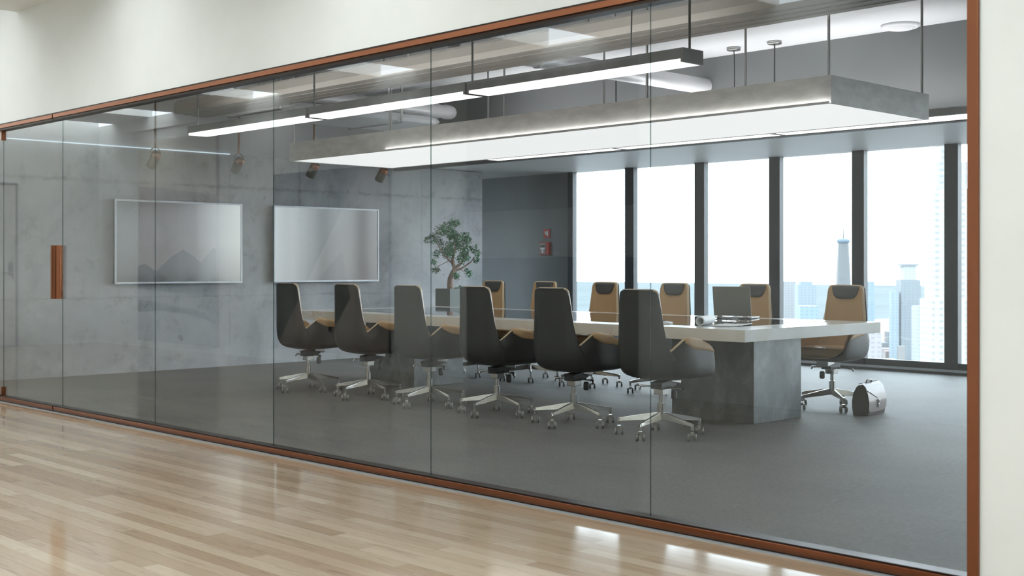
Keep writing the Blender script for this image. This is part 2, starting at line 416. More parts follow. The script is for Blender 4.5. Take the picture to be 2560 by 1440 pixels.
# dark backing channels with the copper faces in front
t = thing('trim_1', 'copper rail with dark channel along the top of the glass partition', 'trim', kind='structure')
MB().box(-10.112, -2.14, -.004, .075, 2.446, 2.507).build('channel', M['darkrail'], t)
rail('copper_face', -10.108, -2.14, 2.462, 2.496, t)
t = thing('trim_2', 'copper rail with dark channel along the floor under the glass', 'trim', kind='structure')
MB().box(-10.112, -2.14, .0, .075, .006, .053).build('channel', M['darkrail'], t)
rail('copper_face', -10.108, -2.14, .010, .047, t)
t = thing('trim_3', 'upright copper post at the right end of the glass partition', 'trim', kind='structure')
MB().box(-2.140, -2.096, -.014, .09, 0, 2.507).build('post', M['copper'], t, bevel=.003)
t = thing('trim_4', 'copper rails left of the glass door', 'trim', kind='structure')
MB().box(-12.85, -11.262, -.004, .075, 2.446, 2.507).box(-12.85, -11.262, .0, .075, .006, .053).build('channel', M['darkrail'], t)
rail('copper_face', -12.85, -11.262, 2.462, 2.496, t); rail('copper_face', -12.85, -11.262, .010, .047, t)
struct('trim_5', MB().box(-12.85, -2.1, -.03, .0, 0, .004), M['gap'], 'thin grey joint strip between oak floor and copper rail', 'trim')
seams = [-12.85, -11.249, -10.021, -8.443, -6.865, -5.286, -3.703, -2.14]
def pane(x0, x1, z0=.05, z1=2.45):
    g = .001
    mb = MB(); mb.box(x0 + g, x1 - g, GY0, GY1, z0, z1)
    for i in range(6):
        # faces that look sideways are the ground edges
        f = mb.f[i]; xs = {round(mb.v[k][0], 5) for k in f}
        mb.m[i] = 1 if len(xs) == 1 else 0
    return mb
words = {0: 'glass panel left of the glass door', 2: 'glass partition panel beside the door', 3: 'glass partition panel second from the door',
         4: 'glass partition panel third from the door', 5: 'glass partition panel fourth from the door', 6: 'glass partition panel beside the copper post'}
k = 1
for i in range(7):
    if i == 1: continue
    struct('window_%d' % k, pane(seams[i], seams[i + 1]), [M['glass'], M['gedge']], 'clear floor to ceiling ' + words[i], 'glass panel'); k += 1
d = thing('door_1', 'clear glass door with an upright copper pull at its edge', 'door', (-11.24, 0, 0), kind='structure')
pb = pane(seams[1] + 11.24, seams[2] + 11.24); pb.build('pane', [M['glass'], M['gedge']], d)
MB().box(.005, 1.12, -.004, .075, 2.446, 2.507).build('top_channel', M['darkrail'], d)
rail('top_rail', .005, 1.115, 2.462, 2.496, d)
MB().box(.005, 1.12, .0, .075, .006, .053).build('bottom_channel', M['darkrail'], d)
rail('bottom_rail', .005, 1.115, .010, .047, d)
MB().box(-.02, .0, .01, .05, 2.36, 2.446).box(-.02, .0, .01, .05, .053, .13).build('patch_fitting', M['copper'], d)
arc = [(.075 * math.cos(a), -.065 * math.sin(a)) for a in [PI * i / 18 for i in range(19)]]
h = MB().prism([(u * .9 + 1.135, w_ * .9 + .0295) for u, w_ in arc], .948, 1.396, 'z', smooth=True)
h.build('pull_handle', M['copper'], d)
MB().prism([(u * .62 + 1.148, -w_ * .4 + .0375) for u, w_ in arc], .948, 1.396, 'z', smooth=True).build('pull_handle', M['copper'], d)

# ------------------------------------------------------------------ window wall
mx = [-12.42, -11.29, -10.07, -8.895, -7.72, -6.55, -5.375, -4.2, -3.025, -1.85, -.675, .5, 1.675, XR - .08]
for i in range(len(mx) - 1):
    a, b = mx[i], mx[i + 1]
    nm = ('at the dark grey wall', 'second from the dark grey wall', 'third from the dark grey wall', 'behind the open laptop', 'behind the end chair of the window row', 'beside the copper post', 'hidden right of the post')
    wn = thing('window_%d' % k, 'tall pale office window ' + nm[min(i, 6)] + ('' if i < 6 else ', bay %d' % (i - 5)), 'window', (a, YW, 0), kind='structure'); k += 1
    L = b - a
    MB().box(-.08 if i else -.05, .08 if i else .05, -.03, .06, .0, ZS).build('mullion', M['mull'], wn)
    MB().box(.08, L - .08, -.02, .05, .055, .13).build('bottom_rail', M['mull'], wn)
    MB().box(.075, L - .075, .012, .022, .12, ZS).build('pane', M['glass2'], wn, normals=True)
struct('baseboard_back', MB().box(-12.47, XR, YW - .06, YW + .1, .03, .056), M['alu'], 'pale aluminium ledge along the foot of the windows', 'baseboard')
struct('trim_6', MB().box(-12.47, XR, YW - .055, YW + .1, 0, .03), M['mull'], 'dark base strip under the window ledge', 'trim')
struct('trim_7', MB().box(XE - .001, XE + .012, .3, 3.6, 2.588, 2.598), M['strip'], 'thin glowing light line along the top of the concrete wall', 'light line')

# ------------------------------------------------------------------ corridor side (seen in the glass)
t = thing('door_2', 'white flush door in the end wall of the corridor', 'door', (XL + .0, -3.2, 0), kind='structure')
MB().box(0, .02, 0, 1.0, .005, 2.47).build('leaf', M['door'], t)
MB().box(0, .03, -.03, -.005, 0, 2.5).box(0, .03, 1.005, 1.03, 0, 2.5).box(0, .03, -.03, 1.03, 2.475, 2.5).build('door_frame', M['gap'], t)
MB().box(.02, .035, .05, .11, 1.08, 1.29).tube([(.03, .08, 1.12), (.08, .08, 1.12), (.08, .22, 1.12)], .011).build('handle', M['steel'], t)
def switch(y, label):
    t = thing('wall_switch', label, 'switch', (XL, y, 1.34), group='switch plates on the corridor end wall')
    MB().box(0, .012, -.055, .055, -.05, .05).build('plate', M['whiteplastic'], t, bevel=.003)
    MB().box(.012, .018, -.03, .03, -.035, .035).build('rocker', M['white'], t, bevel=.002)
for y, l in ((-4.06, 'white wall switch plate nearest the corridor corner'), (-3.94, 'white wall switch plate second from the corridor corner'), (-3.82, 'white wall switch plate third from the corridor corner'), (-3.70, 'white wall switch plate nearest the corridor door')):
    switch(y, l)
t = thing('wall_corridor_panelling', 'dark veneer panelling with a pale middle band on the corridor wall', 'wall panelling', (-10.02, YC, 0), kind='structure')
for x in (0, 1.2):
    MB().box(x, x + 1.19, 0, .05, .01, 1.31).build('lower_panel', M['darkpanel'], t); MB().box(x, x + 1.19, 0, .045, 1.32, 1.80).build('middle_panel', M['greypanel'], t)
    MB().box(x, x + 1.19, 0, .05, 1.81, 3.2).build('upper_panel', M['taupepanel'], t)
def canvas(name, label, x0, x1, z0, z1, mats, shapes):
    t = thing(name, label, 'painting', ((x0 + x1) / 2, YC + .002, z0)); W = x1 - x0; Hh = z1 - z0
    MB().box(-W / 2, W / 2, .0, .045, 0, Hh).build('canvas', mats[0], t, bevel=.004)
    for nm, mi, poly in shapes:
        MB().prism([(-W / 2 + u * W, w_ * Hh) for u, w_ in poly], .0452, .0472, 'y').build(nm, mats[mi], t)
pm = [mat('canvas_mauve', (.42, .35, .325), .7, var=.15, sc=2), mat('canvas_cream', (.66, .63, .55), .7, var=.05, sc=2),
      mat('canvas_navy', (.012, .024, .036), .7, var=.2, sc=3), mat('canvas_teal', (.045, .07, .08), .7, var=.2, sc=3), mat('canvas_fog', (.34, .35, .36), .7, var=.1, sc=2)]
def rng(pts, lo): return [(0, lo)] + pts + [(1, lo)]
canvas('landscape_painting', 'large landscape painting of dark hills in mist on the corridor wall', -17.5, -15.23, .10, 3.1, pm, [
    ('sky', 1, [(0, .78), (.3, .765), (.62, .735), (1, .71), (1, 1), (0, 1)]),
    ('far_hill', 3, [(0, .30), (.2, .33), (.45, .42), (.6, .455), (.74, .42), (.82, .39), (.9, .43), (.97, .46), (1, .455), (1, .24), (0, .27)]),
    ('near_hill', 2, [(0, .375), (.1, .385), (.2, .36), (.32, .33), (.5, .30), (.7, .285), (1, .262), (1, .23), (0, .26)]),
    ('mist', 4, [(0, .26), (1, .23), (1, 0), (0, 0)]),
    ('water_band', 3, [(0, .205), (.25, .20), (.5, .175), (.75, .17), (1, .12), (1, .11), (.6, .15), (.3, .155), (0, .14)])])
gm = [mat('geometric_slate', (.025, .03, .036), .6, var=.08), mat('geometric_taupe', (.36, .31, .28), .6, var=.06), mat('geometric_green', (.10, .11, .10), .6, var=.06)]
canvas('geometric_painting', 'large painting of slanted slate and taupe fields on the corridor wall', -13.8, -11.39, .15, 2.42, gm, [
    ('taupe_field', 1, [(.795, 1), (1, 1), (1, 0), (.02, 0)]),
    ('green_field', 2, [(.42, .40), (.62, .55), (.70, .3), (.52, .1)])])

# ------------------------------------------------------------------ lamps
def lamp_unit(label, loc):
    t = thing('linear_pendant_lamp', label, 'lamp', loc, group='linear pendant lamps over the table'); L = 2.05
    hx = L / 2 - .008; wy = .103
    MB().box(-hx, hx, -wy, wy, .022, .09).box(-hx, -hx + .022, -wy, wy, 0, .022).box(hx - .022, hx, -wy, wy, 0, .022).build('housing', M['lampmetal'], t)
    MB().box(-hx + .022, hx - .022, -wy + .002, wy - .002, .001, .021).build('diffuser', M['led'], t)
    MB().box(-hx + .03, hx - .06, -wy + .03, wy - .03, .0905, .092).build('added_uplight', M['added_uplight'], t)  # unseen glowing top face, added to brighten the ceiling
    MB().tube([(hx - .03, 0, .09), (hx - .03, 0, .915)], .008, 8).build('suspension_rod', M['rodblack'], t)
    MB().lathe([(0, .89), (.065, .89), (.07, .895), (.07, .92), (0, .92)], (hx - .03, 0, 0), 20).build('canopy', M['steel'], t)
    return t
Yl, Yf = 1.834, 5.84
first = lamp_unit('near linear pendant lamp, left unit hanging above the first chairs', (-9.965, Yl, 2.51))
cord = MB().tube([(.5 + .018 * math.sin(a * 3) * a, 0,   .09 + a * .815) for a in [i / 14 for i in range(15)]], .005, 6).build('power_cord', M['rodblack'], None)
dup(first, (-7.908, Yl, 2.51), label='near linear pendant lamp, middle unit of its row')
r3 = dup(first, (-5.854, Yl, 2.51), label='near linear pendant lamp, right unit with the open end face')
cord.parent = r3
MB().lathe([(0, .89), (.065, .89), (.07, .895), (.07, .92), (0, .92)], (.5, 0, 0), 20).build('canopy', M['steel'], r3)
MB().tube([(-.995, 0, .09), (-.995, 0, .915)], .008, 8).build('suspension_rod', M['rodblack'], first)
dup(first, (-9.965, Yf, 2.51), label='window side linear pendant lamp, left unit beside the end wall')
dup(r3, (-7.908, Yf, 2.51), label='window side linear pendant lamp, middle unit with curly cord')
dup(first, (-5.854, Yf, 2.51), label='window side linear pendant lamp, right unit near the air vent')

t = thing('ceiling_light_panel', 'wide zinc framed luminous panel hanging above the conference table', 'lamp', (-7.95, 3.82, 2.356))
hx, hy = 3.322, .703
MB().box(-hx, hx, -hy, -hy + .02, 0, .196).box(-hx, hx, hy - .02, hy, 0, .196).box(-hx, -hx + .02, -hy + .02, hy - .02, 0, .196).box(hx - .02, hx, -hy + .02, hy - .02, 0, .196).build('frame', M['panelmetal'], t)
MB().box(-hx + .02, hx - .02, -hy + .02, hy - .02, .17, .18).build('top_sheet', M['panelmetal'], t)
MB().box(-1.66, hx, -hy - .022, -hy - .0005, -.002, .0).box(-1.66, hx, -hy - .024, -hy - .022, -.002, .012).build('edge_lip', M['panelmetal'], t)
MB().box(-1.65, hx - .01, -hy - .02, -hy - .004, .0002, .003).build('added_glow_strip', M['added_edge_glow'], t)  # unseen strip, added with its lip so the panel side glows
for i in range(4):
    x0 = -hx + .022 + i * (2 * hx - .044) / 4; x1 = x0 + (2 * hx - .044) / 4 - .007
    MB().box(x0, x1, -hy + .022, hy - .022, .004, .016).build('diffuser', M['panelled'], t)
for i in range(5):
    for y in (-hy + .035, hy - .035):
        x = -hx + .04 + i * (2 * hx - .08) / 4
        MB().tube([(x, y, .1), (x, y, 1.074)], .0105, 8).build('suspension_rod', M['steel'], t)

def spotlight(y, label):
    t = thing('pendant_spotlight', label, 'spotlight', (-12.6, y, 2.43), group='spotlights in front of the screens')
    MB().tube([(0, 0, .10), (0, 0, 1.0)], .012, 10).build('rod', M['copper'], t)
    ring = [(0, .062 * math.cos(a), .045 + .062 * math.sin(a)) for a in [PI * i / 12 for i in range(13)]]
    MB().tube(ring, .006, 6).build('bracket', M['spot'], t)
    hd = MB().lathe([(0, -.13), (.045, -.13), (.056, -.125), (.058, -.12), (.058, .0)], n=20)
    o = hd.build('shade', M['spot'], t); o.rotation_euler = (0, math.radians(32), 0); o.location = (0, 0, 0); o.rotation_euler[2] = math.radians(15)
    q = MB().lathe([(.057, .0), (.055, .05), (.045, .062), (0, .066)], n=20).build('cap', M['copper'], t)
    q.rotation_euler = o.rotation_euler
    return t
sp = spotlight(2.246, 'copper capped spotlight nearest the glass door, in front of the end wall')
for y, l in ((3.31, 'copper capped spotlight hanging before the right part of the left screen'), (4.369, 'copper capped spotlight hanging before the left part of the right screen'), (5.438, 'copper capped spotlight nearest the bonsai tree')):
    dup(sp, (-12.6, y, 2.43), label=l)

# ------------------------------------------------------------------ ducts and ceiling fittings
t = thing('ventilation_duct', 'long beige flat duct with ribbed underside along the ceiling', 'duct', (-12.1, 2.15, 2.84))
prof = [(0, .012), (-.012, .06), (0, .13), (.03, .155), (.37, .155), (.40, .13), (.41, .06), (.40, .0), (.32, -.002), (.315, .003), (.22, .002), (.215, .007), (.12, .006), (.115, .012)]
MB().prism(prof, .12, 14.9, 'x').build('body', M['duct'], t)
cap = MB(); rows = []
for i in range(7):
    a = i / 6 * PI / 2; sc = math.cos(a) * .999 + .001; xx = .12 - .13 * math.sin(a)
    rows.append([(xx, .2 + (u - .2) * sc, .075 + (w_ - .075) * sc) for u, w_ in prof])
cap.grid(rows, closed=True); cap.build('end_cap', M['duct'], t)
for i in range(6):
    MB().box(1.2 + i * 2.4, 1.225 + i * 2.4, .05, .065, .15, .59).box(1.2 + i * 2.4, 1.225 + i * 2.4, .34, .355, .15, .59).box(1.2 + i * 2.4, 1.225 + i * 2.4, .05, .355, .155, .165).build('hanger', M['steel'], t)
t = thing('branch_duct', 'wide white branch duct with ribbed underside crossing toward the windows', 'duct', (-11.93, 2.58, 2.93))
pr = [(-.50, .06), (-.47, .02), (-.40, .0)]
for i in range(8): pr += [(-.36 + i * .1, .0), (-.355 + i * .1, .004), (-.32 + i * .1, .004), (-.315 + i * .1, .0)]
pr += [(.40, .0), (.47, .02), (.50, .06), (.47, .10), (.40, .12), (-.40, .12), (-.47, .10)]
MB().prism(pr, 0, 2.7, 'y').build('body', M['ductwhite'], t)
rows = []
for i in range(7):
    a = i / 6 * PI / 2; sc = math.cos(a) * .999 + .001
    rows.append([(u * (1 - .25 * (1 - sc)), 2.7 + .2 * math.sin(a), .06 + (w_ - .06) * sc) for u, w_ in pr])
MB().grid(rows, closed=True).build('end_cap', M['ductwhite'], t)
for y in (.5, 2.2): MB().box(-.52, -.505, y, y + .025, -.01, .5).box(.505, .52, y, y + .025, -.01, .5).box(-.52, .52, y, y + .025, -.012, -.002).build('hanger', M['steel'], t)
t = thing('corrugated_duct', 'white corrugated round duct ending in a domed cap before the bulkhead', 'duct', (-11.68, 2.6, 3.15))
pf = []
for i in range(48):
    y = i * .066; pf.append((.092 if i % 2 else .078, y))
pf += [(.085, 3.19), (.07, 3.23), (.04, 3.26), (0, 3.27)]
MB().lathe(pf, n=24, axis='y').build('body', M['ductwhite'], t)
t = thing('round_duct', 'smooth round white duct running into the bulkhead above the panel', 'duct', (-8.0, 2.6, 3.13))
MB().lathe([(.085, 0), (.085, 3.56)], n=28, axis='y').lathe([(.088, 1.0), (.092, 1.01), (.092, 1.03), (.088, 1.04)], n=28, axis='y').build('body', M['ductwhite'], t)
t = thing('air_diffuser', 'round ringed air vent in the ceiling near the windows', 'vent', (-5.65, 5.965, ZR))
for r0, z in ((.16, 0), (.118, -.012), (.08, -.02)):
    MB().lathe([(r0 - .045, z - .012), (r0 - .02, z - .03), (r0, z - .028), (r0 + .012, z - .012), (r0 + .012, z), (r0 - .045, z)], n=40).build('ring', M['ceil'], t)
MB().lathe([(0, -.04), (.03, -.038), (.042, -.03), (.042, -.02), (0, -.02)], n=32).build('core', M['ceil'], t)

# ------------------------------------------------------------------ screens
def tv(label, y0, y1, z0, z1, sm):
    t = thing('wall_screen', label, 'screen', (XE + .0, (y0 + y1) / 2, z0), group='screens on the concrete wall'); h = (y1 - y0) / 2; H = z1 - z0
    MB().box(.0, .05, -h + .1, h - .1, .1, H - .1).build('wall_mount', M['black'], t)
    MB().box(.05, .085, -h, h, 0, H).build('back', M['black'], t, bevel=.004)
    e = .02
    MB().box(.085, .098, -h, h, 0, e).box(.085, .098, -h, h, H - e, H).box(.085, .098, -h, -h + e, e, H - e).box(.085, .098, h - e, h, e, H - e).build('bezel', M['alu'], t)
    MB().box(.085, .09, -h + e, h - e, e, H - e).build('display', sm, t)
tv('dark flat screen with a painted sheen fading to pale grey, left on the end wall', 2.06, 3.72, 1.02, 1.985, M['screenA'])
tv('dark flat screen with a painted pale sheen at one side, right on the end wall', 4.17, 5.83, 1.02, 1.985, M['screenB'])

# ------------------------------------------------------------------ table
TX0, TX1, TY0, TY1, TZ = -10.83, -5.18, 2.875, 4.775, .765
t = thing('conference_table', 'long white marble conference table with dark glossy inlay on steel blocks', 'table', ((TX0 + TX1) / 2, (TY0 + TY1) / 2, 0))
a, b = (TX1 - TX0) / 2, (TY1 - TY0) / 2
MB().box(-a, a, -b, b, TZ - .089, TZ).build('tabletop', M['marble'], t, bevel=.003)
MB().box(-a + .32, a - .32, -b + .26, b - .24, TZ - .001, TZ + .0012).build('inlay', M['inlay'], t)
for s in (-1, 1):
    MB().box(s * 2.05 - .4, s * 2.05 + .4, -.30, .36, .0, TZ - .089).build('pedestal', M['pedestal'], t, bevel=.003)

# ------------------------------------------------------------------ chairs
R0 = [(0, -.270, 1.05), (.11, -.268, 1.05), (.155, -.262, 1.043), (.178, -.250, 1.012), (.190, -.238, .93), (.208, -.225, .79), (.222, -.207, .69), (.232, -.192, .620),
      (.264, -.140, .660), (.296, -.085, .706), (.304, -.01, .703), (.306, .10, .682), (.302, .19, .645), (.288, .245, .590), (.262, .272, .52), (.16, .295, .455), (0, .302, .444)]
B0 = [(0, -.262), (.10, -.260), (.145, -.255), (.178, -.244), (.205, -.228), (.230, -.208), (.250, -.185), (.264, -.162), (.284, -.115), (.298, -.06), (.304, .02), (.304, .12), (.298, .205), (.284, .258), (.258, .284), (.158, .303), (0, .310)]
def column(i):
    r = Vector(R0[i]); bx, by = B0[i]; zr = r.z
    zm = min(.585, .438 + (zr - .438) * .62)
    m = Vector((bx, by, zm)); u = (r + m) / 2
    if zr > .75: u = r.lerp(m, .5)
    fy = 1 if by > 0 else 0
    l = Vector((bx * (.955 + .03 * fy), by * (.93 + .055 * fy), .432 + (zm - .432) * .40))
    lo = Vector((bx * (.86 + .05 * fy), by * (.80 + .10 * fy) + .012, .432 + (zm - .432) * .1 - .008))
    q = Vector((bx * .55, by * .50 + .02, .412)); c = Vector((bx * .2, by * .18 + .02, .408))
    return [r, u, m, l, lo, q, c]
half = [column(i) for i in range(17)]
flip = lambda colm: [Vector((-p.x, p.y, p.z)) for p in colm]
loop = half + [flip(half[i]) for i in range(15, 0, -1)]
def cr(p0, p1, p2, p3, t):
    return .5 * ((2 * p1) + (p2 - p0) * t + (2 * p0 - 5 * p1 + 4 * p2 - p3) * t * t + (3 * p1 - p0 - 3 * p2 + p3) * t ** 3)
def S_(st, v):
    """point of the bucket shell: st runs round the 32 stations, v from rim (0) to the bottom (6)"""
    n = len(loop); i = math.floor(st); f = st - i
    vi = min(int(math.floor(v)), 5); vf = v - vi
    def col(k):
        c = loop[k % n]
        g = lambda j: c[max(0, min(6, j))]
        return cr(g(vi - 1), g(vi), g(vi + 1), g(vi + 2), vf)
    return cr(col(i - 1), col(i), col(i + 1), col(i + 2), f)
def nrm(st, v):
    tg = S_(st + .35, 2) - S_(st - .35, 2); p = S_(st, 2)
    n1 = Vector((tg.y, -tg.x, 0)).normalized()
    if n1.dot(Vector((p.x, p.y, 0))) < 0: n1 = -n1
    k = max(0, min(1, (v - 2.2) / 2.4))
    return (n1 * (1 - k) + Vector((0, 0, -1)) * k).normalized()
def off(st, v, d): return S_(st, v) + nrm(st, v) * d
sub = [i / 3 for i in range(96)]
def make_chair(label, loc):
    t = thing('swivel_chair', label, 'chair', loc)
    # shell
    mb = MB(); vs = [0, .12, .3, .6, 1, 1.4, 1.8, 2.2, 2.6, 3, 3.3, 3.6, 4, 4.4, 5, 5.6, 6]
    mb.grid([[S_(s, v) for s in sub] for v in vs], closed=True)
    mb.grid([[off(s, v, -.010) for s in sub] for v in vs], closed=True)
    mb.grid([[S_(s, 0) for s in sub], [off(s, 0, -.010) for s in sub]], closed=True)
    mb.build('shell', M['leather'], t)
    # tan upholstery inside, thick enough to show as an edge around the rim
    lv = [0, .15, .4, .8, 1.3, 1.8, 2.3, 2.8, 3.2]
    mb = MB(); up = Vector((0, 0, .006))
    mb.grid([[off(s, v, -.0105) for s in sub] for v in lv], closed=True)
    inner = lambda s, v: off(s, v, -.042 if v > .2 else -.036)
    mb.grid([[inner(s, v) for s in sub] for v in lv], closed=True)
    rim = [[off(s, 0, -.0105) for s in sub], [off(s, 0, -.013) + up for s in sub], [off(s, 0, -.022) + up * 1.7 for s in sub], [off(s, 0, -.031) + up * 1.2 for s in sub], [inner(s, 0) for s in sub]]
    mb.grid(rim, 1, closed=True)
    o = mb.build('upholstery', [M['tan'], M['lit_rim']], t, merge=True)
    # arm pads folded over the outside of each arm
    for sgn in (1, -1):
        mb = MB(); n = 18; rows = []; rows2 = []
        for i in range(n + 1):
            a_ = i / n; st = 8.75 + a_ * 4.0
            dep = 1.15 * math.sin(PI * min(1, a_ * .97 + .03)) ** .55
            rr = [inner(st * sgn, .3) + Vector((0, 0, .006))]
            rr += [inner(st * sgn, 0) + Vector((0, 0, .011)), off(st * sgn, 0, -.018) + Vector((0, 0, .015)), off(st * sgn, 0, .003) + Vector((0, 0, .006))]
            for j in range(1, 7): rr.append(off(st * sgn, dep * j / 6, .0055 if j < 6 else .001))
            rows.append(rr)
        mb.grid(rows); mb.build('arm_pad', M['tan'], t)
    # headrest pad on the front of the back, rolled up to its top edge
    mb = MB(); n = 18; rows = []; rows2 = []
    for j in range(12):
        bb = j / 11; row = []; row2 = []
        for i in range(n + 1):
            a_ = -1 + 2 * i / n
            hw = .132 - .030 * bb ** 1.6 - .022 * max(0, bb - .8) ** 2 * 25 * .35
            x = a_ * hw
            zz = 1.057 - .121 * bb * (1 - .16 * abs(a_) ** 6)
            yb = -.228 + .016 * bb - .034 * max(0, 1 - bb * 7) ** 1.5
            puff = .013 * (1 - abs(a_) ** 8) * (1 - max(0, 2 * bb - 1) ** 6)
            row.append(Vector((x, yb + puff, zz))); row2.append(Vector((x, yb - .012, zz - .004 * (j == 0))))
        rows.append(row); rows2.append(row2)
    mb.grid(rows); mb.grid(rows2)
    edge = rows[0] + [r[-1] for r in rows[1:]] + rows[-1][::-1][1:] + [r[0] for r in rows[::-1][1:]]
    edge2 = rows2[0] + [r[-1] for r in rows2[1:]] + rows2[-1][::-1][1:] + [r[0] for r in rows2[::-1][1:]]
    mb.grid([edge, edge2]); mb.build('headrest', M['headrest'], t)
    # seat cushion
    n = 24; mb = MB(); rows = []
    for k_, (zz, sc) in enumerate(((.452, .90), (.455, .97), (.475, 1.0), (.505, 1.0), (.522, .965), (.528, .90), (.530, .5), (.530, .02))):
        row = []
        for i in range(n):
            a_ = 2 * PI * i / n; c, s_ = math.cos(a_), math.sin(a_)
            e = 4.0; q = (abs(c) ** e + abs(s_) ** e) ** (-1 / e)
            row.append(Vector((.252 * c * q * sc, .055 + .245 * s_ * q * sc, zz + .006 * (1 - (c * q * sc) ** 2 * .6))))
        rows.append(row)
    mb.grid(rows, closed=True); mb.build('seat_cushion', M['tan'], t)
    # tilt mechanism under the shell
    mech = thing_part('mechanism', t)
    mb = MB().obox((0, .03, .375), (.05, 0, 0), (0, .085, .012), (0, -.004, .026)); mb.build_into(mech)
    MB().box(-.042, .042, -.035, .045, .297, .342).build('column_housing', M['chrome'], mech, bevel=.004)
    MB().obox((0, .11, .405), (.055, 0, 0), (0, .06, -.01), (0, .004, .03)).build('seat_bracket', M['steel'], mech, bevel=.01)
    MB().lathe([(0, -.055), (.016, -.055), (.022, -.045), (.022, .0), (.014, .01), (0, .01)], (.035, .105, .315), 14).build('tension_knob', M['black'], mech)
    for sg, yy in ((1, .015), (-1, -.005)):
        MB().tube([(sg * .03, yy, .352), (sg * .16, yy, .350)], .006, 8).tube([(sg * .15, yy, .350), (sg * .185, yy, .350), (sg * .195, yy - .01, .33)], .009, 8).build('lever', M['chrome'], mech)
    MB().tube([(0, 0, .20), (0, 0, .31)], .016, 16).build('gas_column', M['chrome'], t)
    MB().tube([(0, 0, .118), (0, 0, .237)], .027, 18).build('hub', M['chrome'], t)
    for deg in (209, 281, 353, 65, 137):
        a_ = math.radians(deg); dx = Vector((math.cos(a_), math.sin(a_), 0)); dy = Vector((-dx.y, dx.x, 0)); uz = Vector((0, 0, 1))
        mb = MB(); secs = [(.02, .017, .120, .172), (.10, .015, .113, .160), (.305, .011, .098, .122), (.318, .009, .096, .118)]
        rows = []
        for r_, wd, z0, z1 in secs:
            rows.append([dx * r_ - dy * wd + uz * z0, dx * r_ + dy * wd + uz * z0, dx * r_ + dy * wd * .55 + uz * z1, dx * r_ - dy * wd * .55 + uz * z1])
        mb.grid(rows, closed=True, smooth=False); mb.add(rows[-1], [(0, 1, 2, 3)]); mb.add(rows[0], [(3, 2, 1, 0)])
        leg = mb.build('leg', M['chrome'], t, bevel=.002)
        c0 = dx * .308
        # casters: stem, fork hood and a pair of wheels
        wa = math.radians(40 + (deg % 13)); ax = Vector((math.cos(wa), math.sin(wa), 0)); fwd = Vector((-ax.y, ax.x, 0))
        cb = MB().tube([c0 + uz * .07, c0 + uz * .118], .0105, 10)
        cb.obox(c0 + uz * .052, ax * .012, fwd * .018, uz * .014)
        cas = cb.build('caster', M['chrome'], leg)
        for sg in (-1, 1):
            wb = MB(); rows = []
            cc = c0 + uz * .0265 + ax * sg * .0225
            for dd, rr in ((-.0085, .004), (-.0085, .022), (-.006, .0265), (.006, .0265), (.0085, .022), (.0085, .004)):
                rows.append([cc + ax * dd + (fwd * math.cos(q) + uz * math.sin(q)) * rr for q in [2 * PI * i / 16 for i in range(16)]])
            wb.grid(rows, closed=True); wb.build('wheel', M['wheel'], leg)
    return t
def thing_part(name, parent):
    o = MB().box(-.046, .046, -.06, .1, .340, .356).build(name, M['black'], parent, bevel=.003); return o
def _bi(self, parent): return self.build('tilt_plate', M['black'], parent, bevel=.004)
MB.build_into = _bi
M['wheel'] = mat('caster_grey', (.26, .26, .25), .35, .6, var=.05)
near = [-10.15, -9.20, -8.30, -7.415, -6.525, -5.642]
ord_ = ['sixth', 'fifth', 'fourth', 'third', 'second', 'first']
nl = ['dark backed swivel chair at the left end of the row near the glass', 'dark backed swivel chair second from the left in the row near the glass',
      'dark backed swivel chair third from the left in the row near the glass', 'dark backed swivel chair third from the right in the row near the glass',
      'dark backed swivel chair second from the right in the row near the glass', 'dark backed swivel chair at the right end of the row near the glass']
rots = [.0, .0, .0, .0, .0, .0]
proto = make_chair(nl[5], (near[5], 2.505, 0)); proto['group'] = 'chairs on the glass side of the table'
ys = [2.58, 2.59, 2.575, 2.555, 2.53]
for i in range(5):
    dup(proto, (near[i], ys[i], 0), rots[i], nl[i])
farx = [-10.22, -9.40, -8.53, -7.62, -6.68, -5.72]
fl_ = ['tan fronted swivel chair in front of the bonsai, window side of the table', 'tan fronted swivel chair before the dark grey wall, second from the bonsai',
       'tan fronted swivel chair before the first window pane, window side of the table', 'tan fronted swivel chair before the second window pane, left of the laptop',
       'tan fronted swivel chair half hidden by the open laptop lid', 'tan fronted swivel chair beside the briefcase, window side of the table']
for i in range(6):
    dup(proto, (farx[i], 4.92, 0), PI + (.0 if i < 5 else .03), fl_[i], 'chairs on the window side of the table')

# ------------------------------------------------------------------ things on the table
zt = TZ + .0012
hd = Vector((.330, .104, 0)).normalized(); bk = Vector((-hd.y, hd.x, 0))       # hinge line and direction to the keyboard side
t = thing('laptop', 'open grey laptop with its lid back toward the glass', 'laptop', (-6.377, 4.392, zt), math.atan2(hd.y, hd.x))
MB().box(-.168, .168, .0, .235, .004, .017).build('keyboard_base', M['whiteplastic'], t, bevel=.004)
for x in (-.13, .13): MB().box(x - .02, x + .02, .02, .04, 0, .004).box(x - .02, x + .02, .2, .22, 0, .004).build('rubber_foot', M['black'], t)
ang = math.radians(10); lz = Vector((0, -math.sin(ang), math.cos(ang))); ly = Vector((0, math.cos(ang), math.sin(ang)))
MB().obox(Vector((0, .0, .022)) + lz * .132, (.168, 0, 0), ly * .004, lz * .130).build('lid', M['laptop'], t, bevel=.003)
MB().obox(Vector((0, .0045, .022)) + lz * .134, (.155, 0, 0), ly * .0008, lz * .114).build('screen', M['black'], t)
for x in (-.115, .115): MB().tube([(x - .022, .002, .019), (x + .022, .002, .019)], .0065, 10).build('hinge', M['chrome'], t)
a0, a1 = Vector((-5.80, 3.17, 0)), Vector((-5.97, 3.54, 0)); dr = (a1 - a0)
